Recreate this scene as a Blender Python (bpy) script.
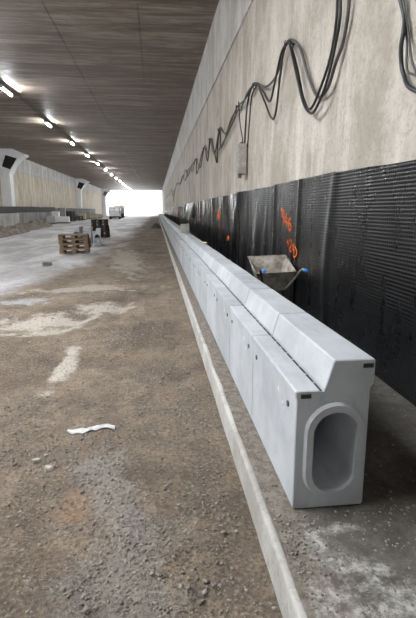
import bpy, bmesh, math, random
import numpy as np
from mathutils import Vector, Matrix, noise

random.seed(7); RNG = np.random.default_rng(7)
for _o in list(bpy.data.objects): bpy.data.objects.remove(_o)
sc = bpy.context.scene
COL = sc.collection

# ------------------------------------------------------------------ camera, sky, exposure
cam_d = bpy.data.cameras.new('camera'); cam = bpy.data.objects.new('camera', cam_d); COL.objects.link(cam)
cam.location = (0, 0, 1.68)
cam.rotation_euler = (math.radians(90 - 12.488), 0, math.radians(-6.48))
cam_d.sensor_width = 36; cam_d.lens = 26.04; cam_d.clip_start = .05; cam_d.clip_end = 2000
sc.camera = cam

SKY = 8.0            # overcast sky seen past both mouths of the tunnel
LAMP = 340.0          # radiance of the tube luminaires
w = bpy.data.worlds.new('world'); sc.world = w; w.use_nodes = True
bg = w.node_tree.nodes['Background']; bg.inputs[0].default_value = (.93, .96, 1, 1); bg.inputs[1].default_value = SKY
vs = sc.view_settings
vs.view_transform = 'Standard'; vs.look = 'None'; vs.gamma = 1; vs.use_curve_mapping = False; vs.exposure = 1.0

# ------------------------------------------------------------------ dimensions
LEDGE = .18; WALL_R = 2.03; WALL_L = -15.6; CEIL = 7.7
Y_BACK = -80.0; Y_ROOF = 151.0; Y_END = 240.0; KERB = .495

# ------------------------------------------------------------------ helpers
class MB:
    def __init__(s): s.v = []; s.f = []
    def add(s, V, F):
        n = len(s.v); s.v += [tuple(p) for p in V]; s.f += [tuple(i + n for i in f) for f in F]; return s
    def box(s, x0, x1, y0, y1, z0, z1):
        V = [(x, y, z) for z in (z0, z1) for y in (y0, y1) for x in (x0, x1)]
        return s.add(V, [(0, 2, 3, 1), (4, 5, 7, 6), (0, 1, 5, 4), (2, 6, 7, 3), (0, 4, 6, 2), (1, 3, 7, 5)])
    def cbox(s, x0, x1, y0, y1, z0, z1, c):          # box with chamfered vertical and horizontal edges
        bm = bmesh.new()
        t = MB().box(x0, x1, y0, y1, z0, z1)
        vv = [bm.verts.new(p) for p in t.v]
        for f in t.f: bm.faces.new([vv[i] for i in f])
        bmesh.ops.bevel(bm, geom=bm.edges[:], offset=c, segments=1, affect='EDGES')
        bm.verts.index_update()
        s.add([v.co[:] for v in bm.verts], [[v.index for v in f.verts] for f in bm.faces]); bm.free(); return s
    def prism(s, prof, a, b, axis='y'):              # prof in the other two axes (x,z / y,z / x,y)
        n = len(prof)
        def P(p, t): return {'y': (p[0], t, p[1]), 'x': (t, p[0], p[1]), 'z': (p[0], p[1], t)}[axis]
        V = [P(p, a) for p in prof] + [P(p, b) for p in prof]
        F = [(i, (i + 1) % n, n + (i + 1) % n, n + i) for i in range(n)]
        return s.add(V, F + [tuple(range(n))[::-1], tuple(range(n, 2 * n))])
    def cyl(s, c, r, h, axis='z', n=16, r2=None):
        r2 = r if r2 is None else r2
        def P(a, rr, t):
            u, v = rr * math.cos(a), rr * math.sin(a)
            return {'z': (c[0] + u, c[1] + v, c[2] + t), 'x': (c[0] + t, c[1] + u, c[2] + v), 'y': (c[0] + u, c[1] + t, c[2] + v)}[axis]
        V = [P(2 * math.pi * i / n, r, 0) for i in range(n)] + [P(2 * math.pi * i / n, r2, h) for i in range(n)]
        F = [(i, (i + 1) % n, n + (i + 1) % n, n + i) for i in range(n)]
        return s.add(V, F + [tuple(range(n))[::-1], tuple(range(n, 2 * n))])
    def tube(s, pts, r, n=8, caps=True):
        pts = [Vector(p) for p in pts]; m = len(pts)
        t = (pts[1] - pts[0]).normalized(); up = Vector((0, 0, 1)) if abs(t.z) < .9 else Vector((1, 0, 0))
        nn = t.cross(up).normalized(); V = []; F = []
        for i, p in enumerate(pts):
            t = (pts[min(i + 1, m - 1)] - pts[max(i - 1, 0)]).normalized()
            nn = (nn - t * nn.dot(t)).normalized(); b = t.cross(nn)
            rr = r[i] if isinstance(r, (list, tuple)) else r
            V += [p + (nn * math.cos(2 * math.pi * k / n) + b * math.sin(2 * math.pi * k / n)) * rr for k in range(n)]
        for i in range(m - 1):
            F += [(i * n + k, i * n + (k + 1) % n, (i + 1) * n + (k + 1) % n, (i + 1) * n + k) for k in range(n)]
        if caps: F += [tuple(range(n))[::-1], tuple(range((m - 1) * n, m * n))]
        return s.add(V, F)
    def build(s, name, mat, parent=None, smooth=False):
        me = bpy.data.meshes.new(name); me.from_pydata(s.v, [], s.f); me.update()
        bm = bmesh.new(); bm.from_mesh(me); bmesh.ops.recalc_face_normals(bm, faces=bm.faces[:]); bm.to_mesh(me); bm.free()
        return link(name, me, mat, parent, smooth)

def link(name, me, mat, parent=None, smooth=False):
    if mat is not None and not me.materials: me.materials.append(mat)
    if smooth: me.polygons.foreach_set('use_smooth', [True] * len(me.polygons))
    o = bpy.data.objects.new(name, me); COL.objects.link(o)
    if parent is not None: o.parent = parent
    return o

def grid(name, P, mat, parent=None, smooth=True):    # P: numpy (nu, nv, 3)
    nu, nv = P.shape[:2]
    me = bpy.data.meshes.new(name)
    idx = np.arange(nu * nv).reshape(nu, nv)
    q = np.stack([idx[:-1, :-1], idx[1:, :-1], idx[1:, 1:], idx[:-1, 1:]], -1).reshape(-1, 4)
    me.vertices.add(nu * nv); me.vertices.foreach_set('co', P.reshape(-1).astype(np.float32))
    me.loops.add(q.size); me.loops.foreach_set('vertex_index', q.reshape(-1).astype(np.int32))
    me.polygons.add(len(q)); me.polygons.foreach_set('loop_start', np.arange(0, q.size, 4, dtype=np.int32))
    me.polygons.foreach_set('loop_total', np.full(len(q), 4, dtype=np.int32))
    me.update(calc_edges=True); me.validate()
    return link(name, me, mat, parent, smooth)

def tag(o, label=None, cat=None, group=None, kind=None):
    if label: o['label'] = label
    if cat: o['category'] = cat
    if group: o['group'] = group
    if kind: o['kind'] = kind
    return o

def empty(name, loc, rz=0, rx=0, ry=0):
    o = bpy.data.objects.new(name, None); COL.objects.link(o); o.location = loc; o.rotation_euler = (rx, ry, rz)
    o.empty_display_size = .1; return o

def copy_tree(o, parent=None):
    c = o.copy(); COL.objects.link(c)
    if parent is not None: c.parent = parent
    for ch in [x for x in bpy.data.objects if x.parent == o]: copy_tree(ch, c)
    return c

def smooth_path(pts, k=8):
    P = [Vector(p) for p in pts]; P = [P[0] * 2 - P[1]] + P + [P[-1] * 2 - P[-2]]; out = []
    for i in range(1, len(P) - 2):
        for j in range(k):
            t = j / k; a, b, c, d = P[i - 1], P[i], P[i + 1], P[i + 2]
            out.append(.5 * ((2 * b) + (c - a) * t + (2 * a - 5 * b + 4 * c - d) * t * t + (3 * b - a - 3 * c + d) * t ** 3))
    out.append(P[-2]); return out

# vectorised value noise for heightfields
_T = np.random.default_rng(3).random((256, 256))
def vn(x, y):
    x = np.asarray(x, float); y = np.asarray(y, float)
    xi = np.floor(x).astype(int); yi = np.floor(y).astype(int); fx = x - xi; fy = y - yi
    fx = fx * fx * (3 - 2 * fx); fy = fy * fy * (3 - 2 * fy)
    g = lambda a, b: _T[a % 256, b % 256]
    return ((g(xi, yi) * (1 - fx) + g(xi + 1, yi) * fx) * (1 - fy) + (g(xi, yi + 1) * (1 - fx) + g(xi + 1, yi + 1) * fx) * fy) * 2 - 1
def fbm(x, y, o=4):
    s = 0; a = 1
    for i in range(o): s = s + a * vn(x * 2 ** i + 17.3 * i, y * 2 ** i + 5.1 * i); a *= .5
    return s

# ------------------------------------------------------------------ materials
class NT:
    def __init__(s, name):
        s.m = bpy.data.materials.new(name); s.m.use_nodes = True; s.t = s.m.node_tree; s.b = s.t.nodes['Principled BSDF']
    def n(s, typ, **kw):
        nd = s.t.nodes.new(typ)
        for k, v in kw.items(): setattr(nd, k, v)
        return nd
    def l(s, a, b): s.t.links.new(a, b)
    def pos(s): 
        return s.n('ShaderNodeNewGeometry').outputs['Position']
    def objco(s):
        a = s.n('ShaderNodeTexCoord').outputs['Object']; r = s.n('ShaderNodeObjectInfo').outputs['Random']
        ad = s.n('ShaderNodeVectorMath', operation='MULTIPLY_ADD'); cb = s.n('ShaderNodeCombineXYZ')
        for i in range(3): s.l(r, cb.inputs[i])
        s.l(cb.outputs[0], ad.inputs[0]); ad.inputs[1].default_value = (31, 17, 23); s.l(a, ad.inputs[2]); return ad.outputs[0]
    def sc(s, co, v):
        m = s.n('ShaderNodeVectorMath', operation='MULTIPLY'); s.l(co, m.inputs[0]); m.inputs[1].default_value = v; return m.outputs[0]
    def noise(s, co, scale, detail=6, rough=.6, dist=0):
        x = s.n('ShaderNodeTexNoise'); s.l(co, x.inputs['Vector']); x.inputs['Scale'].default_value = scale
        x.inputs['Detail'].default_value = detail; x.inputs['Roughness'].default_value = rough; x.inputs['Distortion'].default_value = dist
        return x.outputs['Fac']
    def ramp(s, fac, a, b, lo=0., hi=1.):
        r = s.n('ShaderNodeMapRange'); s.l(fac, r.inputs[0]); r.inputs[1].default_value = a; r.inputs[2].default_value = b
        r.inputs[3].default_value = lo; r.inputs[4].default_value = hi; r.interpolation_type = 'SMOOTHSTEP'; return r.outputs[0]
    def mix(s, fac, a, b, mode='MIX'):
        m = s.n('ShaderNodeMix', data_type='RGBA', blend_type=mode)
        if isinstance(fac, (int, float)): m.inputs[0].default_value = fac
        else: s.l(fac, m.inputs[0])
        for k, c in ((6, a), (7, b)):
            if isinstance(c, tuple): m.inputs[k].default_value = c + (1,)
            else: s.l(c, m.inputs[k])
        return m.outputs[2]
    def math(s, op, a, b=None, c=None, clamp=False):
        m = s.n('ShaderNodeMath', operation=op); m.use_clamp = clamp
        for i, v in enumerate((a, b, c)):
            if v is None: continue
            if isinstance(v, (int, float)): m.inputs[i].default_value = v
            else: s.l(v, m.inputs[i])
        return m.outputs[0]
    def xyz(s, co):
        x = s.n('ShaderNodeSeparateXYZ'); s.l(co, x.inputs[0]); return x.outputs
    def bump(s, h, strength=.3, dist=.01, prev=None):
        b = s.n('ShaderNodeBump'); b.inputs['Strength'].default_value = strength; b.inputs['Distance'].default_value = dist
        s.l(h, b.inputs['Height'])
        if prev is not None: s.l(prev, b.inputs['Normal'])
        return b.outputs[0]
    def out(s, col=None, rough=None, normal=None, spec=None, metal=None):
        I = s.b.inputs
        for key, v in (('Base Color', col), ('Roughness', rough), ('Normal', normal), ('Specular IOR Level', spec), ('Metallic', metal)):
            if v is None: continue
            if isinstance(v, tuple): I[key].default_value = v + (1,)
            elif isinstance(v, (int, float)): I[key].default_value = v
            else: s.l(v, I[key])
        return s.m

def plain(name, c, rough=.6, metal=0, spec=.5, var=.25, scale=12, bump=.15):
    k = NT(name); co = k.objco(); f = k.noise(co, scale)
    lo = tuple(x * (1 - var) for x in c); hi = tuple(min(1, x * (1 + var)) for x in c)
    return k.out(k.mix(k.ramp(f, .3, .7), lo, hi), rough, k.bump(k.noise(co, scale * 6), bump, .004), spec, metal)

def m_wall(name, light, mid, dark, ox=1.0):
    k = NT(name); p = k.pos()
    streak = k.noise(k.sc(p, (1, .8, .12)), 1.5, 9, .72)
    mott = k.noise(k.sc(p, (1, 1, .75)), .9, 10, .72, .15)
    fine = k.noise(p, 22, 5, .7)
    c = k.mix(k.ramp(mott, .40, .60), dark, mid)
    c = k.mix(k.ramp(streak, .46, .66, 0, .8), c, light)
    c = k.mix(k.ramp(fine, .36, .5, .35, 0), c, tuple(x * .55 for x in dark))
    pit = k.noise(p, 60, 3, .6)
    c = k.mix(k.ramp(pit, .26, .34, .6, 0), c, tuple(x * .45 for x in dark))
    h = k.math('ADD', k.math('MULTIPLY', mott, .6), k.math('MULTIPLY', fine, .5))
    return k.out(c, .75, k.bump(h, .45, .02), .3)

def m_ceiling():
    k = NT('ceiling_concrete'); p = k.pos(); q = k.objco()
    lines = k.noise(k.sc(p, (.10, 1.0, 1)), 2.0, 9, .72)
    big = k.noise(k.sc(p, (.5, 1, 1)), .35, 5, .6)
    spot = k.noise(k.sc(p, (.7, .8, 1)), 2.0, 6, .75)
    c = k.mix(k.ramp(lines, .40, .60), (.15, .115, .088), (.49, .41, .345))
    c = k.mix(k.ramp(big, .35, .7, 0, .45), c, (.22, .19, .165))
    c = k.mix(k.ramp(spot, .28, .38, .75, 0), c, (.06, .05, .042))
    r = k.ramp(lines, .38, .62, .5, .66)
    fine = k.noise(k.sc(p, (.25, 1.6, 1)), 3.0, 7, .75)
    c = k.mix(k.ramp(fine, .42, .58, .5, 0), c, (.10, .076, .058))
    return k.out(c, r, k.bump(k.math('ADD', k.math('ADD', lines, k.math('MULTIPLY', fine, .35)), k.math('MULTIPLY', spot, .3)), .8, .06), .45)

def m_precast():
    k = NT('precast_concrete'); q = k.objco(); p = k.n('ShaderNodeTexCoord').outputs['Object']
    a = k.noise(q, 3.2, 7, .6); b = k.noise(k.sc(q, (8, 1.2, 1.2)), 3, 6, .6); f = k.noise(q, 55, 3, .6)
    c = k.mix(k.ramp(a, .3, .7), (.345, .362, .38), (.44, .462, .485))
    c = k.mix(k.ramp(b, .5, .72, 0, .5), c, (.30, .312, .326))
    c = k.mix(k.ramp(f, .28, .36, .6, 0), c, (.28, .28, .28))
    hv = k.n('ShaderNodeHueSaturation'); k.l(c, hv.inputs['Color'])
    k.l(k.ramp(k.n('ShaderNodeObjectInfo').outputs['Random'], 0, 1, .9, 1.08), hv.inputs['Value'])
    return k.out(hv.outputs[0], .62, k.bump(k.math('ADD', a, k.math('MULTIPLY', f, .4)), .12, .006), .35)

def blob(k, x, y, cx, cy, rx, ry, rot, wob):
    """soft-edged patch with a shape of its own: distance in a rotated ellipse, edge roughened by noise"""
    c, s = math.cos(rot), math.sin(rot)
    dx = k.math('SUBTRACT', x, cx); dy = k.math('SUBTRACT', y, cy)
    u = k.math('DIVIDE', k.math('ADD', k.math('MULTIPLY', dx, c), k.math('MULTIPLY', dy, s)), rx)
    v = k.math('DIVIDE', k.math('SUBTRACT', k.math('MULTIPLY', dy, c), k.math('MULTIPLY', dx, s)), ry)
    d = k.math('SQRT', k.math('ADD', k.math('MULTIPLY', u, u), k.math('MULTIPLY', v, v)))
    d = k.math('ADD', d, k.math('MULTIPLY', k.math('SUBTRACT', wob, .5), 4.2))
    return k.ramp(d, .6, 1.3, 1, 0)

def m_ground():
    k = NT('earth_and_gravel'); p = k.pos(); X, Y, Z = k.xyz(p)
    n1 = k.noise(p, .9, 8, .62, .4); n2 = k.noise(p, 5.5, 8, .68); n3 = k.noise(p, 45, 5, .7); wob = k.noise(p, 2.6, 8, .7)
    far = k.noise(k.sc(p, (1, .35, 1)), .5, 7, .65, .5)
    c = k.mix(k.ramp(n1, .32, .64), (.112, .081, .055), (.25, .193, .14))
    c = k.mix(k.ramp(n2, .38, .62, .55, 0), c, (.09, .075, .06))
    c = k.mix(k.ramp(k.noise(p, 1.3, 4, .6), .60, .72, 0, .6), c, (.27, .17, .085))
    # dried pale mud patches
    def put(c, col, fac, *a): 
        return k.mix(k.math('MULTIPLY', blob(k, X, Y, *a, wob), fac), c, col)
    pale = (.44, .40, .345)
    c = put(c, pale, .85, -1.75, 7.0, .62, .55, -.2)
    c = put(c, pale, .8, -.95, 7.9, .45, .45, .3)
    c = put(c, pale, .9, -1.07, 4.9, .105, .75, 0.0)
    c = put(c, pale, .6, -1.7, 10.0, 1.3, .35, .1)
    c = put(c, pale, .5, -1.1, 16, .5, 4, .1)
    c = put(c, (.32, .32, .32), .9, -2.5, 8.7, .55, .28, .05)
    c = put(c, (.24, .222, .2), .6, -.33, 2.55, .17, .45, .25)
    c = put(c, (.23, .215, .195), .5, -.2, 1.75, .25, .45, .0)
    c = put(c, (.25, .15, .08), .6, -.5, 2.35, .09, .17, .2)
    # the pale concrete carriageway base on the left, far sheen painted into its colour
    edge = k.math('ADD', k.math('MULTIPLY', k.math('SUBTRACT', k.math('DIVIDE', 18.0, k.math('MAXIMUM', Y, 3)), .0), -1.0), -1.0)
    d = k.math('SUBTRACT', k.math('SUBTRACT', X, edge), k.math('MULTIPLY', far, 2.6))
    road = k.ramp(d, -2.2, -.9, 1, 0)
    rc = k.mix(k.ramp(far, .38, .62), (.33, .33, .335), (.56, .56, .57))
    rc = k.mix(k.ramp(n2, .4, .6, .35, 0), rc, (.23, .21, .19))
    c = k.mix(k.math('MULTIPLY', road, .9), c, rc)
    c = k.mix(k.ramp(n3, .40, .5, .6, 0), c, (.055, .044, .035))
    c = k.mix(k.ramp(n3, .55, .66, 0, .5), c, (.38, .35, .31))
    r = k.math('SUBTRACT', .95, k.math('MULTIPLY', road, k.ramp(far, .4, .6, .15, .5)))
    h = k.math('ADD', k.math('MULTIPLY', n2, .8), n3)
    return k.out(c, r, k.bump(h, .9, .022), .4)

def m_ledge():
    k = NT('dusty_ledge_concrete'); p = k.pos(); X, Y, Z = k.xyz(p)
    n1 = k.noise(p, 3.0, 8, .65, .6); n2 = k.noise(p, 16, 7, .7); n3 = k.noise(p, 70, 4, .7); wob = k.noise(p, 6.5, 9, .76, .3)
    c = k.mix(k.ramp(n1, .35, .65), (.085, .077, .067), (.15, .138, .122))
    c = k.mix(k.ramp(n2, .42, .6, .5, 0), c, (.062, .056, .05))
    c = k.mix(k.ramp(k.math('ADD', X, k.math('MULTIPLY', k.math('SUBTRACT', n1, .5), .25)), .60, .78, .85, 0), c, k.mix(k.ramp(n2, .4, .6), (.135, .112, .09), (.24, .205, .168)))
    def put(c, col, fac, *a): return k.mix(k.math('MULTIPLY', blob(k, X, Y, *a, wob), fac), c, col)
    pale = k.mix(k.ramp(n2, .4, .6), (.22, .21, .19), (.47, .455, .42))
    holes = k.ramp(k.noise(p, 11, 8, .75, .5), .38, .56, 0, .8)
    for a in ((.71, 1.66, .06, .19, .35), (.64, 1.45, .08, .08, 0), (.83, 1.55, .13, .06, -.3), (.80, 1.79, .19, .035, .05), (.92, 1.38, .16, .08, .2), (.62, 1.30, .06, .1, .1), (.75, 1.36, .07, .07, .4)):
        c = k.mix(k.math('MULTIPLY', blob(k, X, Y, *a, wob), holes), c, pale)
    c = k.mix(k.ramp(n3, .34, .46, .5, 0), c, (.05, .046, .04))
    c = k.mix(k.ramp(n3, .6, .7, 0, .35), c, (.34, .33, .31))
    return k.out(c, .88, k.bump(k.math('ADD', n2, n3), .6, .01), .35)

def m_stone():
    k = NT('gravel_stone'); r = k.n('ShaderNodeNewGeometry').outputs['Random Per Island']; p = k.pos()
    c = k.mix(r, (.12, .108, .093), (.33, .31, .28))
    c = k.mix(k.ramp(k.noise(p, 90, 4), .3, .7, 0, .5), c, (.2, .17, .13))
    return k.out(c, .85, None, .35)

def m_membrane():
    k = NT('black_dimpled_plastic'); p = k.pos(); a = k.noise(k.sc(p, (1, 1, .3)), 4, 6, .65); d = k.noise(p, 40, 5, .7)
    c = k.mix(k.ramp(a, .5, .75, 0, .8), (.006, .0065, .0075), (.016, .016, .017))
    c = k.mix(k.ramp(d, .62, .75, 0, .08), c, (.12, .11, .10))
    return k.out(c, k.ramp(a, .3, .7, .22, .38), None, .36)

def m_emit(name, c, s):
    k = NT(name); k.b.inputs['Base Color'].default_value = c + (1,)
    k.b.inputs['Emission Color'].default_value = c + (1,); k.b.inputs['Emission Strength'].default_value = s; return k.m

def m_glass():
    k = NT('dark_window_glass'); return k.out((.02, .025, .03), .08, None, .6)

M = dict(
    wall=m_wall('wall_concrete', (.64, .61, .555), (.47, .435, .38), (.33, .295, .245)),
    lwall=m_wall('left_wall_concrete', (.72, .67, .58), (.58, .51, .41), (.45, .38, .285)),
    strip=m_wall('strip_concrete', (.72, .71, .69), (.57, .56, .545), (.42, .41, .395)),
    ceiling=m_ceiling(), precast=m_precast(), ground=m_ground(), ledge=m_ledge(), stone=m_stone(), membrane=m_membrane(),
    kerb=m_wall('kerb_concrete', (.56, .55, .52), (.43, .42, .40), (.30, .285, .26)),
    white=plain('white_paint', (.78, .79, .80), .5, var=.06, scale=2, bump=.03),
    gasket=plain('grey_joint_mortar', (.075, .07, .062), .8, var=.3),
    rubber=plain('black_rubber', (.012, .012, .013), .55, var=.3),
    cable=plain('black_cable_sheath', (.018, .018, .02), .42, var=.3, scale=4),
    gcable=plain('grey_cable_sheath', (.075, .073, .07), .55, var=.3, scale=4),
    steel=plain('worn_galvanised_steel', (.30, .275, .235), .55, .35, var=.45, scale=9),
    dsteel=plain('dark_painted_steel', (.025, .024, .024), .5, var=.4),
    blue=plain('blue_plastic_grip', (.02, .20, .58), .4, var=.15),
    wood=plain('weathered_pallet_wood', (.15, .10, .058), .8, var=.4, scale=14),
    dwood=plain('dark_wet_pallet_wood', (.055, .042, .032), .8, var=.4, scale=14),
    orange=plain('orange_spray_paint', (.85, .15, .02), .6, var=.2, scale=40),
    boxgrey=plain('grey_plastic_housing', (.34, .325, .295), .6, var=.2),
    copper=plain('brown_plug_plastic', (.22, .11, .05), .5, var=.2),
    lamp=m_emit('lamp_diffuser', (.95, .98, 1.0), LAMP),
    glass=m_glass(),
    red=plain('red_tail_lamp', (.55, .03, .02), .3, var=.1), amber=plain('orange_beacon_plastic', (.9, .3, .02), .35, var=.1),
    tyre=plain('tyre_rubber', (.02, .02, .02), .8, var=.3), vdark=plain('bumper_plastic', (.05, .05, .055), .6, var=.2),
    vent=plain('vent_shade_black', (.012, .012, .014), .8, var=.2),
    film=plain('crumpled_white_film', (.42, .42, .42), .35, var=.1),
    pale=plain('pale_limestone', (.36, .34, .305), .8, var=.2, scale=25), darkstone=plain('dark_stone', (.10, .09, .078), .85, var=.3),
    rubble=plain('broken_earth', (.15, .125, .10), .95, var=.5, scale=3, bump=.8),
    bags=plain('beige_sack', (.50, .42, .32), .8, var=.2), bmetal=plain('grey_cabinet_metal', (.33, .34, .36), .5, var=.1),
    dconc=m_wall('dark_upstand_concrete', (.34, .335, .33), (.25, .245, .24), (.17, .165, .16)),
    chalk=plain('white_chalk', (.80, .80, .78), .9, var=.05),
    yellow=plain('pale_yellow_foam', (.62, .56, .34), .8, var=.15),
)

# ------------------------------------------------------------------ ground
def gh(x, y):
    x = np.asarray(x, float); y = np.asarray(y, float)
    rough = np.clip(1.25 - np.abs(x) * .10, .35, 1.1) * np.clip(1.4 - y * .012, .3, 1.2)
    h = .030 * fbm(x * .9, y * .9, 3) + .016 * fbm(x * 4.1 + 9, y * 4.1, 3) + .006 * fbm(x * 16, y * 16 + 3, 2)
    tr = np.exp(-((x + .62 - .03 * (y - 8.5)) / .13) ** 2) * np.exp(-((y - 8.3) / 1.5) ** 2)      # tyre track
    h = h * rough - .03 * tr * (1 + .6 * np.sin(y * 26))
    h = h * np.clip((KERB - x) / .25, .15, 1) - .004
    return h - .012

def steps(start, end, d0, g):
    out = [start]; d = d0
    while out[-1] < end: out.append(out[-1] + d); d *= g
    out[-1] = end; return np.array(out)
xs = KERB + .01 - steps(0, KERB + .01 - WALL_L + .05, .022, 1.020)
ys = np.concatenate([-steps(0, -Y_BACK + 25, .2, 1.08)[::-1] + 1.0, 1.0 + steps(0, Y_END + 60, .024, 1.0175)[1:]])
GX, GY = np.meshgrid(xs, ys, indexing='ij')
floor = grid('floor', np.stack([GX, GY, gh(GX, GY)], -1), M['ground'])
tag(floor, 'brown compacted earth and gravel roadbed turning pale on the left', kind='structure')

# ledge along the right wall and its pale vertical kerb face
def lh(x, y): return LEDGE + .0035 * fbm(np.asarray(x) * 5, np.asarray(y) * 5, 3)
lx = np.linspace(KERB + .028, WALL_R + .3, 60); ly = np.concatenate([np.linspace(Y_BACK, 0, 30), steps(.05, Y_END, .03, 1.03)])
LX, LY = np.meshgrid(lx, ly, indexing='ij')
ledge = grid('ledge', np.stack([LX, LY, lh(LX, LY)], -1), M['ledge'])
tag(ledge, 'raised concrete ledge covered in grey dirt along the right wall', kind='structure')
ky = np.concatenate([np.linspace(Y_BACK, 0, 30), steps(.05, Y_END, .05, 1.03)])
prof = [(.0, -.12), (.0, .165), (.002, .175), (.007, .181), (.03, .183), (.045, .176), (.045, .1)]
KP = np.array([[(KERB + px + .0015 * float(vn(y * 3, 7)), y, pz + (.003 * float(vn(y * 4, pz * 9)) if pz > .1 else 0)) for px, pz in prof] for y in ky])
tag(grid('kerb', KP, M['kerb'], smooth=False), 'pale concrete kerb face edging the raised ledge', kind='structure')

# ------------------------------------------------------------------ walls and ceiling
wr = MB().box(WALL_R, WALL_R + .6, Y_BACK, Y_END, -.3, CEIL + .3).build('wall_right', M['wall']); tag(wr, kind='structure')
me = None
yy = Y_BACK
while yy < Y_ROOF:
    if me is None:
        o = MB().cbox(-.035, .02, .006, 2.494, 5.76, CEIL + .05, .008).build('wall_panel', M['strip'], wr); me = o.data
    else: o = link('wall_panel', me, M['strip'], wr)
    o.location = (WALL_R + random.uniform(-.004, .004), yy, 0); yy += 2.5
wl = MB().box(WALL_L - .6, WALL_L, Y_BACK, Y_END, -.3, CEIL + .3).build('wall_left', M['lwall']); tag(wl, kind='structure')
mu = ml = None; yy = Y_BACK
while yy < 150:
    if mu is None:
        a = MB().cbox(-.02, .06, .02, 4.98, 6.0, CEIL + .05, .012).build('wall_panel', M['strip'], wl); mu = a.data
        b = MB().cbox(-.02, .025, .02, 4.98, -.1, 5.97, .012).build('wall_panel', M['lwall'], wl); ml = b.data
    else:
        a = link('wall_panel', mu, None, wl); b = link('wall_panel', ml, None, wl)
    a.location = (WALL_L + random.uniform(-.01, .01), yy, 0); b.location = (WALL_L + random.uniform(-.008, .008), yy, 0); yy += 5

# the roof slab; an invented out-of-view bay lets daylight onto the near blocks
ADDED_BAY = (-11.4, -3.2, -.1, 8.5)
ce = MB().box(WALL_L - .6, WALL_R + .6, ADDED_BAY[3], Y_ROOF, CEIL + .03, CEIL + .7).box(WALL_L - .6, WALL_R + .6, Y_BACK, ADDED_BAY[2], CEIL + .03, CEIL + .7) \
    .box(WALL_L - .6, ADDED_BAY[0], ADDED_BAY[2], ADDED_BAY[3], CEIL + .03, CEIL + .7).box(ADDED_BAY[1], WALL_R + .6, ADDED_BAY[2], ADDED_BAY[3], CEIL + .03, CEIL + .7).build('ceiling', M['ceiling'])
tag(ce, kind='structure')
lanes = [WALL_L, -11.4, -7.3, -3.2, -.4, WALL_R]
PL = 4.3
for i in range(5):
    w_ = lanes[i + 1] - lanes[i]; m_ = None
    for q in range(-10, 44):
        yy = ADDED_BAY[3] + q * PL
        if yy < -40 or yy + PL > Y_ROOF or (i in (1, 2) and q in (-2, -1)): continue
        if m_ is None:
            o = MB().cbox(.009, w_ - .009, .012, PL - .012, 0, .06, .006).build('ceiling_panel', M['ceiling'], ce); m_ = o.data
        else: o = link('ceiling_panel', m_, None, ce)
        o.location = (lanes[i], yy, CEIL + random.uniform(-.004, .004))

# white flared duct heads on pilasters along the left wall
def duct_head(y, label):
    r = empty('duct_pilaster', (WALL_L, y, 0))
    MB().cbox(0, 1.0, 0, 1.1, 0, 5.35, .04).build('shaft', M['white'], r)
    cv = [(1.0, 5.3), (1.12, 5.6), (1.32, 5.95), (1.62, 6.32), (2.0, 6.68), (2.62, 7.06)]
    prof = [(0, 5.3)] + cv + [(2.66, 7.16), (1.45, CEIL - .03), (0, CEIL - .03)]
    hd = MB().prism(prof, -.05, 1.5).build('flared_head', M['white'], r)
    q = [(.78, 7.05), (1.86, 6.74), (1.13, 5.66), (.33, 5.96)]
    MB().prism(q, -.08, -.02).build('vent_shade', M['vent'], r)  # near-black plate, shade of the vent interior put into colour
    cx = sum(p[0] for p in q) / 4; cz = sum(p[1] for p in q) / 4
    fr = MB(); big = [(cx + (a - cx) * 1.14, cz + (b - cz) * 1.14) for a, b in q]
    for i in range(4):
        j = (i + 1) % 4
        fr.prism([q[i], q[j], big[j], big[i]], -.14, -.04)
    fr.build('vent_frame', M['white'], r)
    tag(r, label, 'pilaster', 'white duct pilasters on the left wall')
duct_head(49, 'nearest white flared pilaster head with dark square vent at left edge')
duct_head(93, 'middle white pilaster with flared vent head, second along the left wall')
duct_head(137, 'farthest small white flared pilaster on the left wall')

# ------------------------------------------------------------------ luminaires
def lamp_proto():
    r = empty('tube_luminaire', (0, 0, 0))
    MB().prism([(-.09, .10), (-.09, .03), (-.05, 0), (.05, 0), (.09, .03), (.09, .10)], -.8, .8).build('housing', M['white'], r)
    MB().prism([(-.048, .002), (-.048, -.03), (-.03, -.05), (.03, -.05), (.048, -.03), (.048, .002)], -.76, .76).build('diffuser', M['lamp'], r)
    for s in (-1, 1): MB().cbox(-.06, .06, s * .78 - .02, s * .78 + .02, -.055, .03, .006).build('end_cap', M['bmetal'], r)
    for s in (-1, 1): MB().cyl((0, s * .5, .10), .012, .12, 'z', 8).build('hanger', M['bmetal'], r)
    return r
lp = lamp_proto()
ly_ = [17 + 9 * i for i in range(15)]
order = ['first', 'second', 'third', 'fourth', 'fifth', 'sixth', 'seventh', 'eighth', 'ninth', 'tenth', 'eleventh', 'twelfth', 'thirteenth', 'fourteenth', 'fifteenth', 'sixteenth', 'seventeenth', 'eighteenth']
for i, y in enumerate(ly_):
    o = lp if i == 0 else copy_tree(lp)
    o.location = (-7.3, y - .8, CEIL - .215)
    k = i - 1
    lab = 'lit tube luminaire on the ceiling beyond the left edge of view' if k < 0 else 'lit white tube luminaire, %s from the left along the ceiling row' % (order[k] if k < len(order) else 'last')
    tag(o, lab, 'light', 'row of tube luminaires')
cd = MB().tube([(-7.15, ADDED_BAY[3] + .1, CEIL - .03), (-7.15, Y_ROOF - .2, CEIL - .03)], .02, 6).build('conduit', M['bmetal'])
tag(cd, 'thin straight conduit running along the ceiling beside the lamps', 'conduit')

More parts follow.
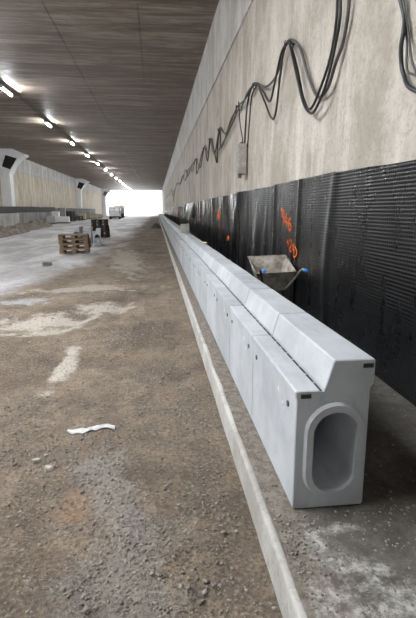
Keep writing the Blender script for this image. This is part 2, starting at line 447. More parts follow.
# ------------------------------------------------------------------ precast slot-drain blocks
def stadium(cx, cz, hw, hh, n=14):
    pts = []
    for i in range(n + 1): a = math.pi * i / n; pts.append((cx + hw * math.cos(a), cz + (hh - hw) + hw * math.sin(a)))
    for i in range(n + 1): a = math.pi + math.pi * i / n; pts.append((cx + hw * math.cos(a), cz - (hh - hw) + hw * math.sin(a)))
    return pts
BX = .845; BL = .988
OUT = [(-.182, 0), (-.190, .012), (-.193, .60), (-.199, .612), (-.199, .638), (-.192, .645), (-.080, .645), (-.078, .640), (-.078, .57), (-.056, .57), (-.056, .652), (-.052, .660),
       (-.017, .788), (-.008, .796), (.186, .796), (.194, .788), (.194, .668), (.178, .645), (.186, .012), (.178, 0)]
HOLE = stadium(.008, .318, .113, .218)
def block_body():
    bm = bmesh.new()
    def loop(P, y):
        vv = [bm.verts.new((x, y, z)) for x, z in P]
        return vv, [bm.edges.new((vv[i], vv[(i + 1) % len(vv)])) for i in range(len(vv))]
    caps = []
    for y in (0, BL):
        o, oe = loop(OUT, y); h, he = loop(HOLE, y)
        bmesh.ops.triangle_fill(bm, edges=oe + he, use_beauty=True); caps.append((o, h))
    for k in (0, 1):
        a, b = caps[0][k], caps[1][k]; n = len(a)
        for i in range(n):
            f = bm.faces.new((a[i], a[(i + 1) % n], b[(i + 1) % n], b[i])); f.smooth = (k == 1)
    bmesh.ops.recalc_face_normals(bm, faces=bm.faces[:])
    oe = [e for c in caps for i in range(len(OUT)) for e in [bm.edges.get((c[0][i], c[0][(i + 1) % len(OUT)]))] if e and i not in (7, 8, 9, 10)]
    bmesh.ops.bevel(bm, geom=oe, offset=.006, segments=1, affect='EDGES', clamp_overlap=True)
    me = bpy.data.meshes.new('body'); bm.to_mesh(me); bm.free(); me.materials.append(M['precast']); return me
ME_BODY = block_body()
def ring(P0, P1, y0, y1, P0b=None):
    m = MB(); n = len(P0); b = P0b or P0
    V = [(x, y0, z) for x, z in b] + [(x, y0, z) for x, z in P1] + [(x, y1, z) for x, z in P0] + [(x, y1, z) for x, z in P1]
    F = []
    for i in range(n):
        j = (i + 1) % n
        F += [(i, j, n + j, n + i), (i, 2 * n + i, 2 * n + j, j), (n + i, n + j, 3 * n + j, 3 * n + i)]
    return m.add(V, F)
o = MB().box(-.0785, -.0555, .001, BL - .001, .569, .632).build('slot_shade', M['rubber']); ME_SLOT_SHADE = o.data; bpy.data.objects.remove(o)  # black strip laid in the slot to paint its inner shade
gi = [(x * .965 + .0, .318 + (z - .318) * .975) for x, z in OUT]
o = MB().prism(gi, BL + .0005, BL + .0115).build('joint_gasket', M['gasket']); ME_GAS = o.data; bpy.data.objects.remove(o)
webs = MB()
for i in range(9):
    y = .0 if i == 0 else i * .122
    y1 = min(y + .010, BL); webs.box(-.0785, -.0555, y, y1, .569, .637)
o = webs.build('slot_bridge', M['precast']); ME_WEB = o.data; bpy.data.objects.remove(o)
soc = MB()
soc.cyl((-.1985, 0, .525), .016, .006, 'x', 12)
o = soc.build('lifting_socket', M['vdark']); ME_SOC = o.data; bpy.data.objects.remove(o)
o = ring(stadium(.008, .318, .155, .262), HOLE, -.024, 0, stadium(.008, .318, .146, .253)).build('socket_collar', M['precast'], None, False)
ME_COL = o.data; bpy.data.objects.remove(o)
o = MB().box(-.172, -.120, -.002, .01, .606, .628).build('seal_pad', M['rubber']); ME_PAD = o.data; bpy.data.objects.remove(o)
def drain_block(loc, rz, label, group, collar=False, small=False):
    r = empty('slot_drain_block', loc, rz)
    link('body', ME_BODY, None, r)
    if not small:
        link('slot_bridge', ME_WEB, None, r)['kind'] = 'stuff'
        link('slot_shade', ME_SLOT_SHADE, None, r)
        for y in (.13, .87): link('lifting_socket', ME_SOC, None, r).location = (0, y, 0)
    if not small and not collar or (collar and group.startswith('row')): link('joint_gasket', ME_GAS, None, r)
    if collar:
        link('socket_collar', ME_COL, None, r)
        link('seal_pad', ME_PAD, None, r)
        p = link('seal_pad', ME_PAD, None, r); p.location = (.304, 0, .146)
    tag(r, label, 'drain block', group); return r
ords = ['', 'second', 'third', 'fourth', 'fifth', 'sixth', 'seventh', 'eighth', 'ninth', 'tenth', 'eleventh', 'twelfth', 'thirteenth', 'fourteenth', 'fifteenth', 'sixteenth', 'seventeenth', 'eighteenth', 'nineteenth', 'twentieth']
NB = 110
for i in range(NB):
    y = 1.951 + i * 1.0
    if i == 0: lab = 'nearest grey precast slot drain block with its open oval end showing'
    elif i < 20: lab = '%s grey precast slot drain block from the open end of the row' % ords[i]
    else: lab = 'distant grey precast slot drain block far along the row'
    b = drain_block((BX + random.uniform(-.002, .002) * (i > 0), y, LEDGE + .003 + (random.uniform(0, .003) if i else 0)), 0, lab, 'row of slot drain blocks', i == 0, i > 28)
    if i < 3:      # chalk scribbles beside the lifting sockets
        ch = MB()
        for (yy, zz, hh) in ((.30, .55, .035), (.315, .54, .02), (.22, .50, .03)):
            ch.box(-.1975, -.191, yy, yy + .006, zz - hh, zz)
        ch.build('chalk_mark', M['chalk'], b)['kind'] = 'stuff'

# ------------------------------------------------------------------ black dimpled membrane on the right wall
def fold(Y, Z):
    """stand-off of the sheet from the wall"""
    Y = np.asarray(Y, float); Z = np.asarray(Z, float)
    a = np.clip((Y - 4.6) / 6, 0, 1)
    t = np.clip((Z - .18) / 1.9, 0, 1)
    d = .05 + .012 * fbm(Y * .9, Z * .5, 2)
    d = d + .022 * np.exp(-((Y - 4.95 - .12 * np.sin(Z * 1.7)) / .10) ** 2) + .018 * np.exp(-((Y - 3.05 + .25 * (1 - t) ** 2) / .16) ** 2) * (1 - t)
    d = d + .05 * np.exp(-((Y - 8.3 + .35 * t) / .22) ** 2) * (1 - t) + .03 * np.exp(-((Y - 7.4 - .1 * t) / .07) ** 2) + .025 * np.exp(-((Y - 6.25 + .1 * t) / .06) ** 2)
    d = d + a * (.034 * vn(Y * 2.6 + .35 * np.sin(Z * 2.1), Z * .35) + .032 * vn(Y * 1.05 + 4, Z * .45 + 2) + .010 * vn(Y * 6.5 + Z * .4, Z * .6))
    d = d + .10 * np.exp(-((Y - 10.6 - 1.1 * (1 - t)) / .32) ** 2) * t ** .6 + .07 * np.exp(-((Y - 9.0 + .5 * t) / .30) ** 2) * (1 - t)
    far = np.clip((Y - 18) / 14, 0, 1)
    d = d + far * .16 * np.clip(vn(Y * .55, 3.3 + Z * .5), 0, 1) * t
    return np.maximum(d, .022)
def stand(Y, Z, studs=1.0):
    pit = .0325
    row = .5 + .5 * np.cos(2 * np.pi * (Z - .18) / pit)
    st = .5 + .5 * np.cos(2 * np.pi * Y / pit + np.pi * 0)
    return studs * .0065 * row * (.62 + .38 * st)
def sheet(y0, y1, z0, top, dy, dz, studs, label, off=0.0, skew=0.0):
    ny = max(2, int((y1 - y0) / dy)); nz = max(2, int((top - z0) / dz))
    y = np.linspace(y0, y1, ny); v = np.linspace(0, 1, nz); Yg, Vg = np.meshgrid(y, v, indexing='ij')
    tp = top + skew * (Yg - y0) / (y1 - y0) + .012 * fbm(Yg * .8, Yg * 0 + 1, 2)
    Zg = z0 + Vg * (tp - z0)
    d = fold(Yg, Zg) + stand(Yg, Zg, studs) + off
    o = grid('membrane_sheet', np.stack([WALL_R - d, Yg, Zg], -1), M['membrane'])
    tag(o, label, 'membrane', 'black membrane sheets on the right wall'); return o
Z0 = LEDGE + .006
sheet(.4, 4.93, Z0, 2.075, .0081, .0081, 1, 'nearest black dimpled membrane sheet filling the right edge of view')
sheet(4.88, 10.75, Z0, 2.085, .0125, .0081, 1, 'black dimpled membrane sheet behind the wheelbarrow with two orange scrawls', .004)
sheet(10.6, 15.6, Z0, 2.06, .04, .05, 0, 'creased black membrane sheet with one bright orange blot past the wheelbarrow', .012, .03)
sheet(15.5, 23.5, Z0, 2.09, .05, .06, 0, 'black membrane sheet with many upright creases beside the grey box', 0, -.03)
sheet(23.4, 34.0, Z0, 2.02, .07, .08, 0, 'distant black membrane sheet with loose bulging folds', .01, .05)
sheet(33.9, 60, Z0, 1.98, .12, .1, 0, 'far black membrane sheet near the bright tunnel mouth', 0)
sheet(59.9, 112, Z0, 1.95, .25, .15, 0, 'farthest black membrane sheet, tiny at the tunnel mouth', .01)
# a flap that has come loose and hangs over
fy = np.linspace(23.0, 28.5, 40); fv = np.linspace(0, 1, 12); FY, FV = np.meshgrid(fy, fv, indexing='ij')
prof_ = np.sin(np.clip((FY - 23.0) / 5.5, 0, 1) * np.pi) ** .5
FX = WALL_R - .12 - .30 * FV * prof_ * (1 + .25 * vn(FY * 1.6, FV)); FZ = 2.10 + .04 * np.sin(FV * 3.1) - .85 * FV ** 1.2 - .10 * vn(FY * 1.5, FV) * FV
tag(grid('membrane_flap', np.stack([FX, FY, FZ], -1), M['membrane']), 'loose flap of black membrane hanging out from the far wall', 'membrane')

# orange spray marks (strokes lying on the membrane)
def spray(name, strokes, y0, z0, dy, dz, slant, r, label):
    m = MB()
    for s in strokes:
        P = []
        for u, v in s: P.append((y0 - u * dy, z0 + v * dz - u * slant))
        P = [Vector((0, a, b)) for a, b in P]
        Q = smooth_path(P, 6) if len(P) > 2 else [P[0].lerp(P[1], i / 8) for i in range(9)]
        V = []; F = []
        for i, p in enumerate(Q):
            t = (Q[min(i + 1, len(Q) - 1)] - Q[max(i - 1, 0)]).normalized(); nrm = Vector((0, -t.z, t.y))
            rr = r * (1 + .25 * math.sin(i * 2.1))
            for sgn in (-1, 1):
                q = p + nrm * rr * sgn; d = float(fold(q.y, q.z)) + .0165
                V.append((WALL_R - d, q.y, q.z))
                V.append((WALL_R - d - .003, q.y, q.z))
        for i in range(len(Q) - 1):
            a = i * 4; b = a + 4
            F += [(a + 1, b + 1, b + 3, a + 3), (a, a + 2, b + 2, b), (a, b, b + 1, a + 1), (a + 2, a + 3, b + 3, b + 2)]
        F += [(0, 1, 3, 2), tuple(len(V) - 4 + k for k in (0, 2, 3, 1))]
        m.add(V, F)
    o = m.build(name, M['orange']); tag(o, label, 'paint mark', 'orange survey marks'); return o
G9 = [(.8, .62), (.45, .45), (.1, .6), (.15, .9), (.5, 1.0), (.8, .85), (.8, .5), (.7, 0)]
G4 = [(.62, 1.0), (.08, .38), (.95, .38)]
G4b = [(.65, .75), (.62, 0)]
G6 = [(.8, .98), (.35, .75), (.12, .3), (.4, 0), (.8, .15), (.78, .45), (.4, .52), (.15, .3)]
G2 = [(.1, .75), (.3, 1.0), (.7, .95), (.75, .65), (.1, .02), (.9, .03)]
G0 = [(.5, 1), (.12, .7), (.15, .25), (.5, 0), (.85, .3), (.85, .7), (.5, 1), (.3, .9)]
off = lambda s, k: [(u + k, v) for u, v in s]
spray('spray_number', [[(-.25, 1.0), (-.22, .75)], off(G9, 0), off(G4, 1.05), off(G4b, 1.05), off(G6, 2.1)], 7.02, 1.50, .185, .20, .045, .013, 'upper orange sprayed number on the black membrane higher above the wheelbarrow')
spray('spray_number', [[(.0, .5), (.85, .5)], [(.42, .85), (.42, .1)], off(G2, 1.0), off(G4, 2.0), off(G4b, 2.0), off(G0, 3.0)], 6.68, 1.13, .14, .16, .030, .009, 'lower orange sprayed plus sign and number just above the wheelbarrow')
spray('spray_blot', [[(0, .1), (.5, .9), (.9, .2), (.3, .5), (.8, .7)], [(.3, 0), (.9, .5), (1.2, .1)], [(1, -.6), (1.3, -.5), (1.5, -.8)]], 14.7, 1.42, .65, .30, .05, .06, 'blurred orange sprayed blot on the creased membrane')
spray('spray_dab', [[(0, 0), (.4, .5), (.8, .1)]], 12.6, .86, .35, .18, 0, .04, 'small orange dab low on the creased membrane')
spray('spray_dab', [[(0, 0), (.5, .6), (.8, .1)]], 21.0, 1.15, .5, .22, 0, .05, 'small orange dab on the many-creased distant membrane')
spray('spray_dab', [[(0, 0), (.5, .9), (.8, .1), (.3, -.3)]], 32.0, 1.35, 1.2, .30, 0, .09, 'far orange dab on the loose membrane near the tunnel mouth')
spray('spray_dab', [[(0, 0), (.5, .9), (.8, .1), (.3, -.3)]], 46.0, 1.3, 2.0, .4, 0, .1, 'farthest orange dab on the membrane by the tunnel mouth')

# ------------------------------------------------------------------ cables on the right wall
def cable(pts, r, off, mat, label, wob=.0):
    P = [(WALL_R - off - .012 * math.sin(i * 1.7) - .025, y * .966, z * .968 + .053) for i, (y, z) in enumerate(pts)]
    o = MB().tube(smooth_path(P, 8), r, 8).build('cable', mat, None, True); tag(o, label, 'cable', 'cables hung on the right wall'); return o
A = [(4.98, 4.5), (5.0, 3.94), (5.04, 3.68), (5.15, 3.45), (5.27, 3.3), (5.48, 3.08), (5.85, 3.06), (6.25, 3.39), (6.61, 3.84), (7.09, 4.12), (7.47, 4.15), (7.92, 3.87), (8.5, 3.84), (9.08, 4.0), (9.47, 4.14)]
Bc = [(5.2, 4.6), (5.26, 4.04), (5.29, 3.72), (5.43, 3.4), (5.68, 3.11), (6.0, 2.95), (6.35, 3.15), (6.68, 3.6), (7.04, 4.04), (7.38, 4.06), (7.64, 3.75), (7.80, 3.26), (8.03, 3.22), (8.65, 3.63), (9.38, 4.1), (9.82, 4.11), (10.19, 3.87), (10.45, 3.4), (10.54, 3.08)]
Cc = [(5.05, 4.55), (5.09, 3.96), (5.11, 3.66), (5.25, 3.39), (5.35, 3.15), (5.55, 2.97), (5.9, 2.88), (6.26, 3.08), (6.62, 3.58), (6.99, 4.04), (7.19, 4.11), (7.45, 4.05), (7.75, 3.70), (8.1, 3.5), (8.7, 3.8), (9.4, 4.1), (10.2, 4.02), (11.3, 4.1)]
Dc = [(9.37, 4.09), (9.81, 3.97), (10.06, 3.56), (10.26, 3.04)]
Ec = [(9.47, 4.14), (10.11, 4.13), (10.85, 4.01), (11.33, 4.04), (12.73, 3.75), (14.2, 3.56), (15.12, 3.55)]
Fc = [(11.35, 4.2), (11.05, 3.67), (10.8, 3.3), (10.71, 3.08)]
Gc = [(11.28, 4.02), (12.32, 4.03), (13.56, 3.7), (14.5, 3.57), (14.58, 4.13), (15.12, 3.64), (15.4, 3.21), (16.25, 3.78), (16.95, 4.18), (18.04, 3.53), (19.09, 4.14), (20.16, 4.09), (22.6, 3.39), (23.14, 4.1), (26.26, 4.1), (29.4, 3.74), (30.8, 4.25), (37.8, 3.84), (44.22, 4.1), (50, 3.6), (53.78, 3.27), (58.97, 4.3), (81.69, 4.1), (110, 4.1)]
Hc = [(11.4, 4.12), (12.2, 3.9), (13.3, 3.78), (14.55, 4.15), (15.6, 3.5), (16.9, 4.2), (17.6, 3.75), (18.9, 4.2), (20.6, 3.5), (22.9, 4.15), (25, 3.7), (27.5, 4.1), (31, 3.6), (34, 4.15), (38, 3.7), (43, 4.1), (49, 3.4), (52, 2.6), (54, 3.2), (58, 4.2), (64, 3.6), (72, 4.1), (85, 3.7), (100, 4.1)]
cable(A, .019, .03, M['gcable'], 'grey topmost cable looping highest over the middle hook')
cable(Bc, .017, .055, M['cable'], 'black cable sagging in loops and ending in the socket box')
cable(Cc, .017, .085, M['cable'], 'black cable with the lowest sag in the big loop at top right')
cable(Dc, .014, .04, M['cable'], 'short black cable dropping into the right side of socket box')
cable(Ec, .016, .06, M['cable'], 'black cable sloping down and away past the socket box')
cable(Fc, .014, .05, M['gcable'], 'short grey cable dropping into the left side of socket box')
cable(Gc, .020, .04, M['cable'], 'long black cable zigzagging into the distance along the wall')
cable(Hc, .018, .075, M['gcable'], 'long thinner grey cable draped in small loops into the distance')
cable([(4.08, 3.75), (3.99, 3.46), (3.95, 3.37), (3.88, 3.22), (3.84, 3.09), (3.85, 2.98), (3.85, 2.85), (3.79, 2.75), (3.68, 2.65), (3.55, 2.58), (3.42, 2.53), (3.1, 2.6), (2.8, 2.9)], .018, .03, M['cable'], 'thick black cable loop in the top right corner of view')
cable([(4.02, 3.75), (3.93, 3.44), (3.89, 3.29), (3.81, 3.08), (3.72, 2.91), (3.64, 2.78), (3.52, 2.65), (3.2, 2.62), (2.85, 2.9)], .009, .02, M['gcable'], 'thin grey wire behind the corner loop, swinging furthest out')
cable([(4.0, 3.75), (3.93, 3.44), (3.9, 3.28), (3.83, 3.02), (3.77, 2.83), (3.68, 2.74), (3.4, 2.68), (3.0, 2.9)], .009, .016, M['gcable'], 'thin grey wire tucked close behind the corner loop')
def hook(y, z, label):
    r = empty('cable_hook', (WALL_R, y * .966, z * .968 + .053))
    MB().cyl((-.012, 0, .03), .03, .012, 'x', 10).build('wall_plate', M['dsteel'], r)
    MB().tube(smooth_path([(-.01, 0, .03), (-.09, 0, .02), (-.135, 0, .0), (-.14, 0, .035), (-.13, 0, .07)], 4), .008, 6).build('hook_rod', M['dsteel'], r)
    MB().tube(smooth_path([(-.02, .0, -.05), (-.02, -.01, .01), (-.08, -.02, .055), (-.125, -.01, .02), (-.12, 0, -.05)], 5), .007, 6).build('tie', M['rubber'], r)
    tag(r, label, 'hook', 'cable hooks on the right wall')
hook(7.15, 4.06, 'dark hook carrying the cables at the peak of the big loop')
hook(9.42, 4.06, 'dark hook with tied cables above and right of the socket box')
hook(11.33, 4.06, 'dark hook directly above the socket box on the right wall')
hook(14.58, 4.08, 'dark hook at the first peak of the zigzag cable'); hook(16.95, 4.13, 'dark hook at the second peak of the zigzag cable'); hook(19.1, 4.1, 'dark hook at the third peak of the zigzag cable')
hook(23.0, 4.08, 'dark distant hook far along the zigzag cable')
hook(30.8, 4.2, 'farthest visible dark hook on the zigzag cable')

r = empty('socket_box', (WALL_R - .13, 10.2, 2.45))
MB().cbox(-.10, .10, -.13, .13, .0, .64, .02).build('housing', M['boxgrey'], r)
MB().cbox(-.115, -.095, -.10, .10, .06, .58, .006).build('cover', M['boxgrey'], r)
MB().cyl((-.03, .14, .12), .05, .12, 'y', 12).build('plug', M['copper'], r)
MB().cyl((-.04, -.05, -.08), .04, .09, 'z', 12).build('socket_outlet', M['vdark'], r)
for yy in (-.05, .08): MB().cyl((.0, yy, .63), .03, .05, 'z', 10).build('cable_gland', M['vdark'], r)
tag(r, 'pale grey socket box hanging under the cables on the right wall', 'socket box')

# ------------------------------------------------------------------ wheelbarrow behind the drain
r = empty('wheelbarrow', (1.63, 6.3, LEDGE))
o_ = Vector((1.63, 6.3, LEDGE))
rim = [Vector(p) - o_ for p in ((1.345, 6.0, .825), (1.915, 6.0, .838), (1.925, 6.58, 1.015), (1.372, 6.70, .985))]
bot = [Vector(p) - o_ for p in ((1.465, 6.10, .58), (1.80, 6.10, .58), (1.80, 6.48, .62), (1.47, 6.52, .62))]
def tray(rim, bot):
    n = 4; t = .006; c = sum(bot, Vector()) / 4
    rin = [p + (c - p).normalized() * .014 + Vector((0, 0, .004)) for p in rim]; bin_ = [p + (c - p) * .04 + Vector((0, 0, t)) for p in bot]
    V = rim + bot + rin + bin_; F = []
    for i in range(4):
        j = (i + 1) % 4
        F += [(i, j, 4 + j, 4 + i), (8 + i, 12 + i, 12 + j, 8 + j), (i, 8 + i, 8 + j, j)]
    return MB().add(V, F + [(4, 5, 6, 7), (15, 14, 13, 12)])
tr = tray(rim, bot).build('tray', M['steel'], r)
MB().tube([rim[0], rim[1], rim[2], rim[3], rim[0]], .011, 8).build('rim', M['steel'], tr, True)
for s, gx, ends in ((-1, 1.312, (1.312, 5.42, .935)), (1, 1.845, (1.85, 5.42, .935))):
    e = Vector(ends) - o_; bx = Vector((1.50 if s < 0 else 1.78, 6.12, .575)) - o_; ax = Vector((1.60 if s < 0 else 1.68, 6.86, .40)) - o_
    md = bx.lerp(e, .80) + Vector((0, 0, .0))
    p1 = Vector((e.x, e.y + .16, e.z - .012))
    MB().tube(smooth_path([ax, bx.lerp(ax, .5), bx, bx.lerp(p1, .5) + Vector((0, 0, -.02)), p1, e], 6), .015, 8).build('handle', M['dsteel'] if s < 0 else M['steel'], r, True)
    d = (e - p1).normalized()
    MB().tube([e - d * .06, e - d * .03, e + d * .05, e + d * .06], [.019, .022, .022, .016], 10).build('grip', M['blue'], r, True)
    lg = [bx + Vector((0, .05, 0)), bx + Vector((s * .03, .08, -.2)), Vector((bx.x + s * .05, bx.y + .10, .012)), Vector((bx.x + s * .05, bx.y + .28, .012)), bx + Vector((0, .36, -.03))]
    MB().tube(smooth_path(lg, 4), .012, 8).build('leg', M['dsteel'], r, True)
wh = MB(); c = Vector((1.64, 6.88, LEDGE + .19)) - o_
wh.tube([c + Vector((0, math.cos(a) * .145, math.sin(a) * .145)) for a in [2 * math.pi * i / 24 for i in range(25)]], .045, 8, False)
tyre = wh.build('wheel', M['tyre'], r, True)
MB().cyl((c.x - .04, c.y, c.z), .11, .08, 'x', 16).build('hub', M['dsteel'], tyre)
tag(r, 'rusty grey steel wheelbarrow with blue grips between drain and membrane', 'wheelbarrow')

# grey slab box on the kerb of the drain, scraps
r = empty('concrete_box', (.885, 14.15, LEDGE + .804), .06)
for k in range(3): MB().cbox(-.13, .13, -.13, .13, k * .093, k * .093 + .088, .006).build('slab', M['boxgrey'], r)
MB().cbox(-.115, .115, -.115, .115, .002, .275, .004).build('core', M['bmetal'], r)
tag(r, 'small grey ribbed box standing on the drain blocks', 'box')
def crumple(name, mat, n, m, L, W, H, label, cat, loc, rz, bend, thick=.004, seed=0):
    V = []; F = []
    for s in (0, 1):
        for i in range(n):
            for j in range(m):
                u = i / (n - 1) - .5; v = j / (m - 1) - .5
                taper = 1 - .5 * abs(u * 2) ** 3
                z = H * (.55 + .5 * noise.noise((u * 7 + seed, v * 4, 1.3))) * (1 - .6 * abs(v * 2)) + s * thick
                px_, py_ = u * L, bend * math.sin(u * 6.5) + v * W * taper * (1 + .35 * noise.noise((u * 9, v * 3 + seed, 4)))
                lift = 0
                if loc[0] < KERB:
                    wx = loc[0] + px_ * math.cos(rz) - py_ * math.sin(rz); wy = loc[1] + px_ * math.sin(rz) + py_ * math.cos(rz)
                    lift = float(gh(wx, wy)) - loc[2] + .004
                V.append((px_, py_, max(z, s * thick) + lift))
    N = n * m
    for s in (0, 1):
        for i in range(n - 1):
            for j in range(m - 1):
                a = s * N + i * m + j; F.append((a, a + m, a + m + 1, a + 1) if s else (a, a + 1, a + m + 1, a + m))
    bd = [(i, 0) for i in range(n)] + [(n - 1, j) for j in range(1, m)] + [(i, m - 1) for i in range(n - 2, -1, -1)] + [(0, j) for j in range(m - 2, 0, -1)]
    for k in range(len(bd)):
        a = bd[k][0] * m + bd[k][1]; b = bd[(k + 1) % len(bd)]; b = b[0] * m + b[1]; F.append((a, b, N + b, N + a))
    o = MB().add(V, F).build(name, mat); o.location = loc; o.rotation_euler = (0, 0, rz); tag(o, label, cat); return o
gz = lambda x, y: float(gh(x, y))
crumple('plastic_strip', M['film'], 40, 7, .385, .07, .028, 'crumpled strip of white plastic film lying on the brown earth', 'litter', (-.545, 3.29, gz(-.545, 3.29) - .002), -.20, .020)
crumple('foam_scrap', M['yellow'], 8, 6, .16, .12, .05, 'small pale yellow scrap on top of the drain kerb', 'litter', (.985, 9.55, LEDGE + .802), .4, .0, seed=3)

# ------------------------------------------------------------------ stones
ICO = None
def ico_data():
    t = (1 + 5 ** .5) / 2
    v = np.array([(-1, t, 0), (1, t, 0), (-1, -t, 0), (1, -t, 0), (0, -1, t), (0, 1, t), (0, -1, -t), (0, 1, -t), (t, 0, -1), (t, 0, 1), (-t, 0, -1), (-t, 0, 1)], float)
    v /= np.linalg.norm(v[0])
    f = np.array([(0, 11, 5), (0, 5, 1), (0, 1, 7), (0, 7, 10), (0, 10, 11), (1, 5, 9), (5, 11, 4), (11, 10, 2), (10, 7, 6), (7, 1, 8), (3, 9, 4), (3, 4, 2), (3, 2, 6), (3, 6, 8), (3, 8, 9), (4, 9, 5), (2, 4, 11), (6, 2, 10), (8, 6, 7), (9, 8, 1)])
    return v, f
IV, IF = ico_data()
def scatter(name, pts, size, hfun, mat, label, cat):
    n = len(pts); V = np.repeat(IV[None], n, 0) * (1 + .5 * (RNG.random((n, 12, 1)) - .5))
    s = size[:, None, None] * np.stack([RNG.uniform(.7, 1.3, n), RNG.uniform(.6, 1.1, n), RNG.uniform(.4, .8, n)], -1)[:, None]
    V = V * s; a = RNG.uniform(0, 6.28, n); ca, sa = np.cos(a)[:, None], np.sin(a)[:, None]
    X = V[..., 0] * ca - V[..., 1] * sa + pts[:, 0:1]; Y = V[..., 0] * sa + V[..., 1] * ca + pts[:, 1:2]
    Z = V[..., 2] + (hfun(pts[:, 0], pts[:, 1]) + size * .22)[:, None]
    V = np.stack([X, Y, Z], -1).reshape(-1, 3); F = (IF[None] + 12 * np.arange(n)[:, None, None]).reshape(-1, 3)
    me = bpy.data.meshes.new(name); me.vertices.add(len(V)); me.vertices.foreach_set('co', V.reshape(-1).astype(np.float32))
    me.loops.add(F.size); me.loops.foreach_set('vertex_index', F.reshape(-1).astype(np.int32))
    me.polygons.add(len(F)); me.polygons.foreach_set('loop_start', np.arange(0, F.size, 3, dtype=np.int32)); me.polygons.foreach_set('loop_total', np.full(len(F), 3, dtype=np.int32))
    me.update(calc_edges=True); me.validate()
    o = link(name, me, mat); tag(o, label, cat, kind='stuff'); return o
def pick(n, x0, x1, y0, y1, dens):
    P = np.stack([RNG.uniform(x0, x1, n), y0 * (y1 / y0) ** RNG.random(n)], -1)
    return P[RNG.random(n) < dens(P[:, 0], P[:, 1])]
def gden(x, y):
    b = np.clip(.10 + .55 * fbm(x * 1.6 + 3, y * 1.1, 3), .02, 1)
    b = b + 1.0 * np.exp(-((x + .33 + .12 * (y - 2.5)) / .14) ** 2 - ((y - 2.5) / .55) ** 2)
    b = b + .9 * np.exp(-((x + .22) / .22) ** 2 - ((y - 1.75) / .45) ** 2) + .5 * np.exp(-((x - .25) / .2) ** 2) * (y < 6)
    b = b + .5 * np.exp(-((x + .7) / .2) ** 2 - ((y - 2.9) / .3) ** 2)
    return np.clip(b, 0, 1)
P = pick(46000, -3.2, KERB - .02, 1.1, 9.5, gden)
S = (.0022 + .0082 * RNG.random(len(P)) ** 3.2) * (1 + .10 * P[:, 1]) * np.where(RNG.random(len(P)) < .02, 1.7, 1)
scatter('gravel', P, S, gh, M['stone'], 'loose grey gravel scattered over the brown earth floor', 'gravel')
def lden(x, y):
    b = .5 * np.exp(-((x - .58) / .12) ** 2) * np.clip(1.2 - y / 12, .1, 1) + .95 * np.exp(-((x - .63) / .08) ** 2 - ((y - 1.72) / .16) ** 2) + .03
    b = b + .5 * np.exp(-((y - 1.90) / .035) ** 2) + .15 * np.exp(-((x - 1.05) / .2) ** 2 - ((y - 1.8) / .25) ** 2)
    inside = (x > BX - .21) & (x < BX + .21) & (y > 1.915)
    return np.where(inside, 0, np.clip(b, 0, 1))
P = pick(16000, KERB + .05, WALL_R - .1, 1.1, 9.0, lden)
S = (.003 + .0065 * RNG.random(len(P)) ** 2.0) * (1 + .06 * P[:, 1])
scatter('ledge_grit', P, S, lh, M['stone'], 'grey grit and pebbles lying on the raised ledge', 'gravel')
def rock(name, mat, loc, s, rz, label, group=None):
    bm = bmesh.new(); bmesh.ops.create_icosphere(bm, subdivisions=3, radius=1)
    for v in bm.verts:
        n = noise.noise(v.co * 1.4 + Vector(loc) * 3) * .35 + noise.noise(v.co * 4 + Vector(loc)) * .10
        c = v.co * (1 + n); c = Vector((max(-.8, min(.85, c.x)), max(-.8, min(.8, c.y)), max(-.55, min(.75, c.z))))
        v.co = Vector((c.x * s[0], c.y * s[1], c.z * s[2]))
    me = bpy.data.meshes.new(name); bm.to_mesh(me); bm.free()
    o = link(name, me, mat); o.location = loc; o.rotation_euler = (0, 0, rz); tag(o, label, 'stone', group); return o
for (x, y, s, rz, lab) in ((-.868, 2.92, (.034, .024, .022), .2, 'pale flat stone, left of the pair on the brown earth'), (-.765, 2.83, (.038, .026, .026), -.5, 'larger pale stone, right of the pair on the brown earth'),
                           (-.82, 2.98, (.018, .015, .012), .9, 'smallest pale pebble just behind the pair of stones')):
    rock('stone', M['pale'], (x, y, gz(x, y) + s[2] * .25), s, rz, lab, 'pale stones')
rock('stone', M['darkstone'], (-3.37, 14.2, gz(-3.37, 14.2) + .04), (.17, .12, .10), .3, 'dark lump of stone in front of the nearest pallet stack')
# dark heap beside the kerb far away
hx = np.linspace(-1, 1, 30); HX, HY = np.meshgrid(hx, hx, indexing='ij'); HR = np.clip(1 - np.sqrt(HX ** 2 + HY ** 2), 0, 1)
tag(grid('soil_heap', np.stack([-.05 + HX * .55, 44 + HY * 1.6, -.03 + .5 * HR ** .8 * (1 + .4 * vn(HX * 4, HY * 4))], -1), plain('dark_soil', (.05, .045, .04), .95)), 'low dark heap of soil beside the far kerb', 'heap')

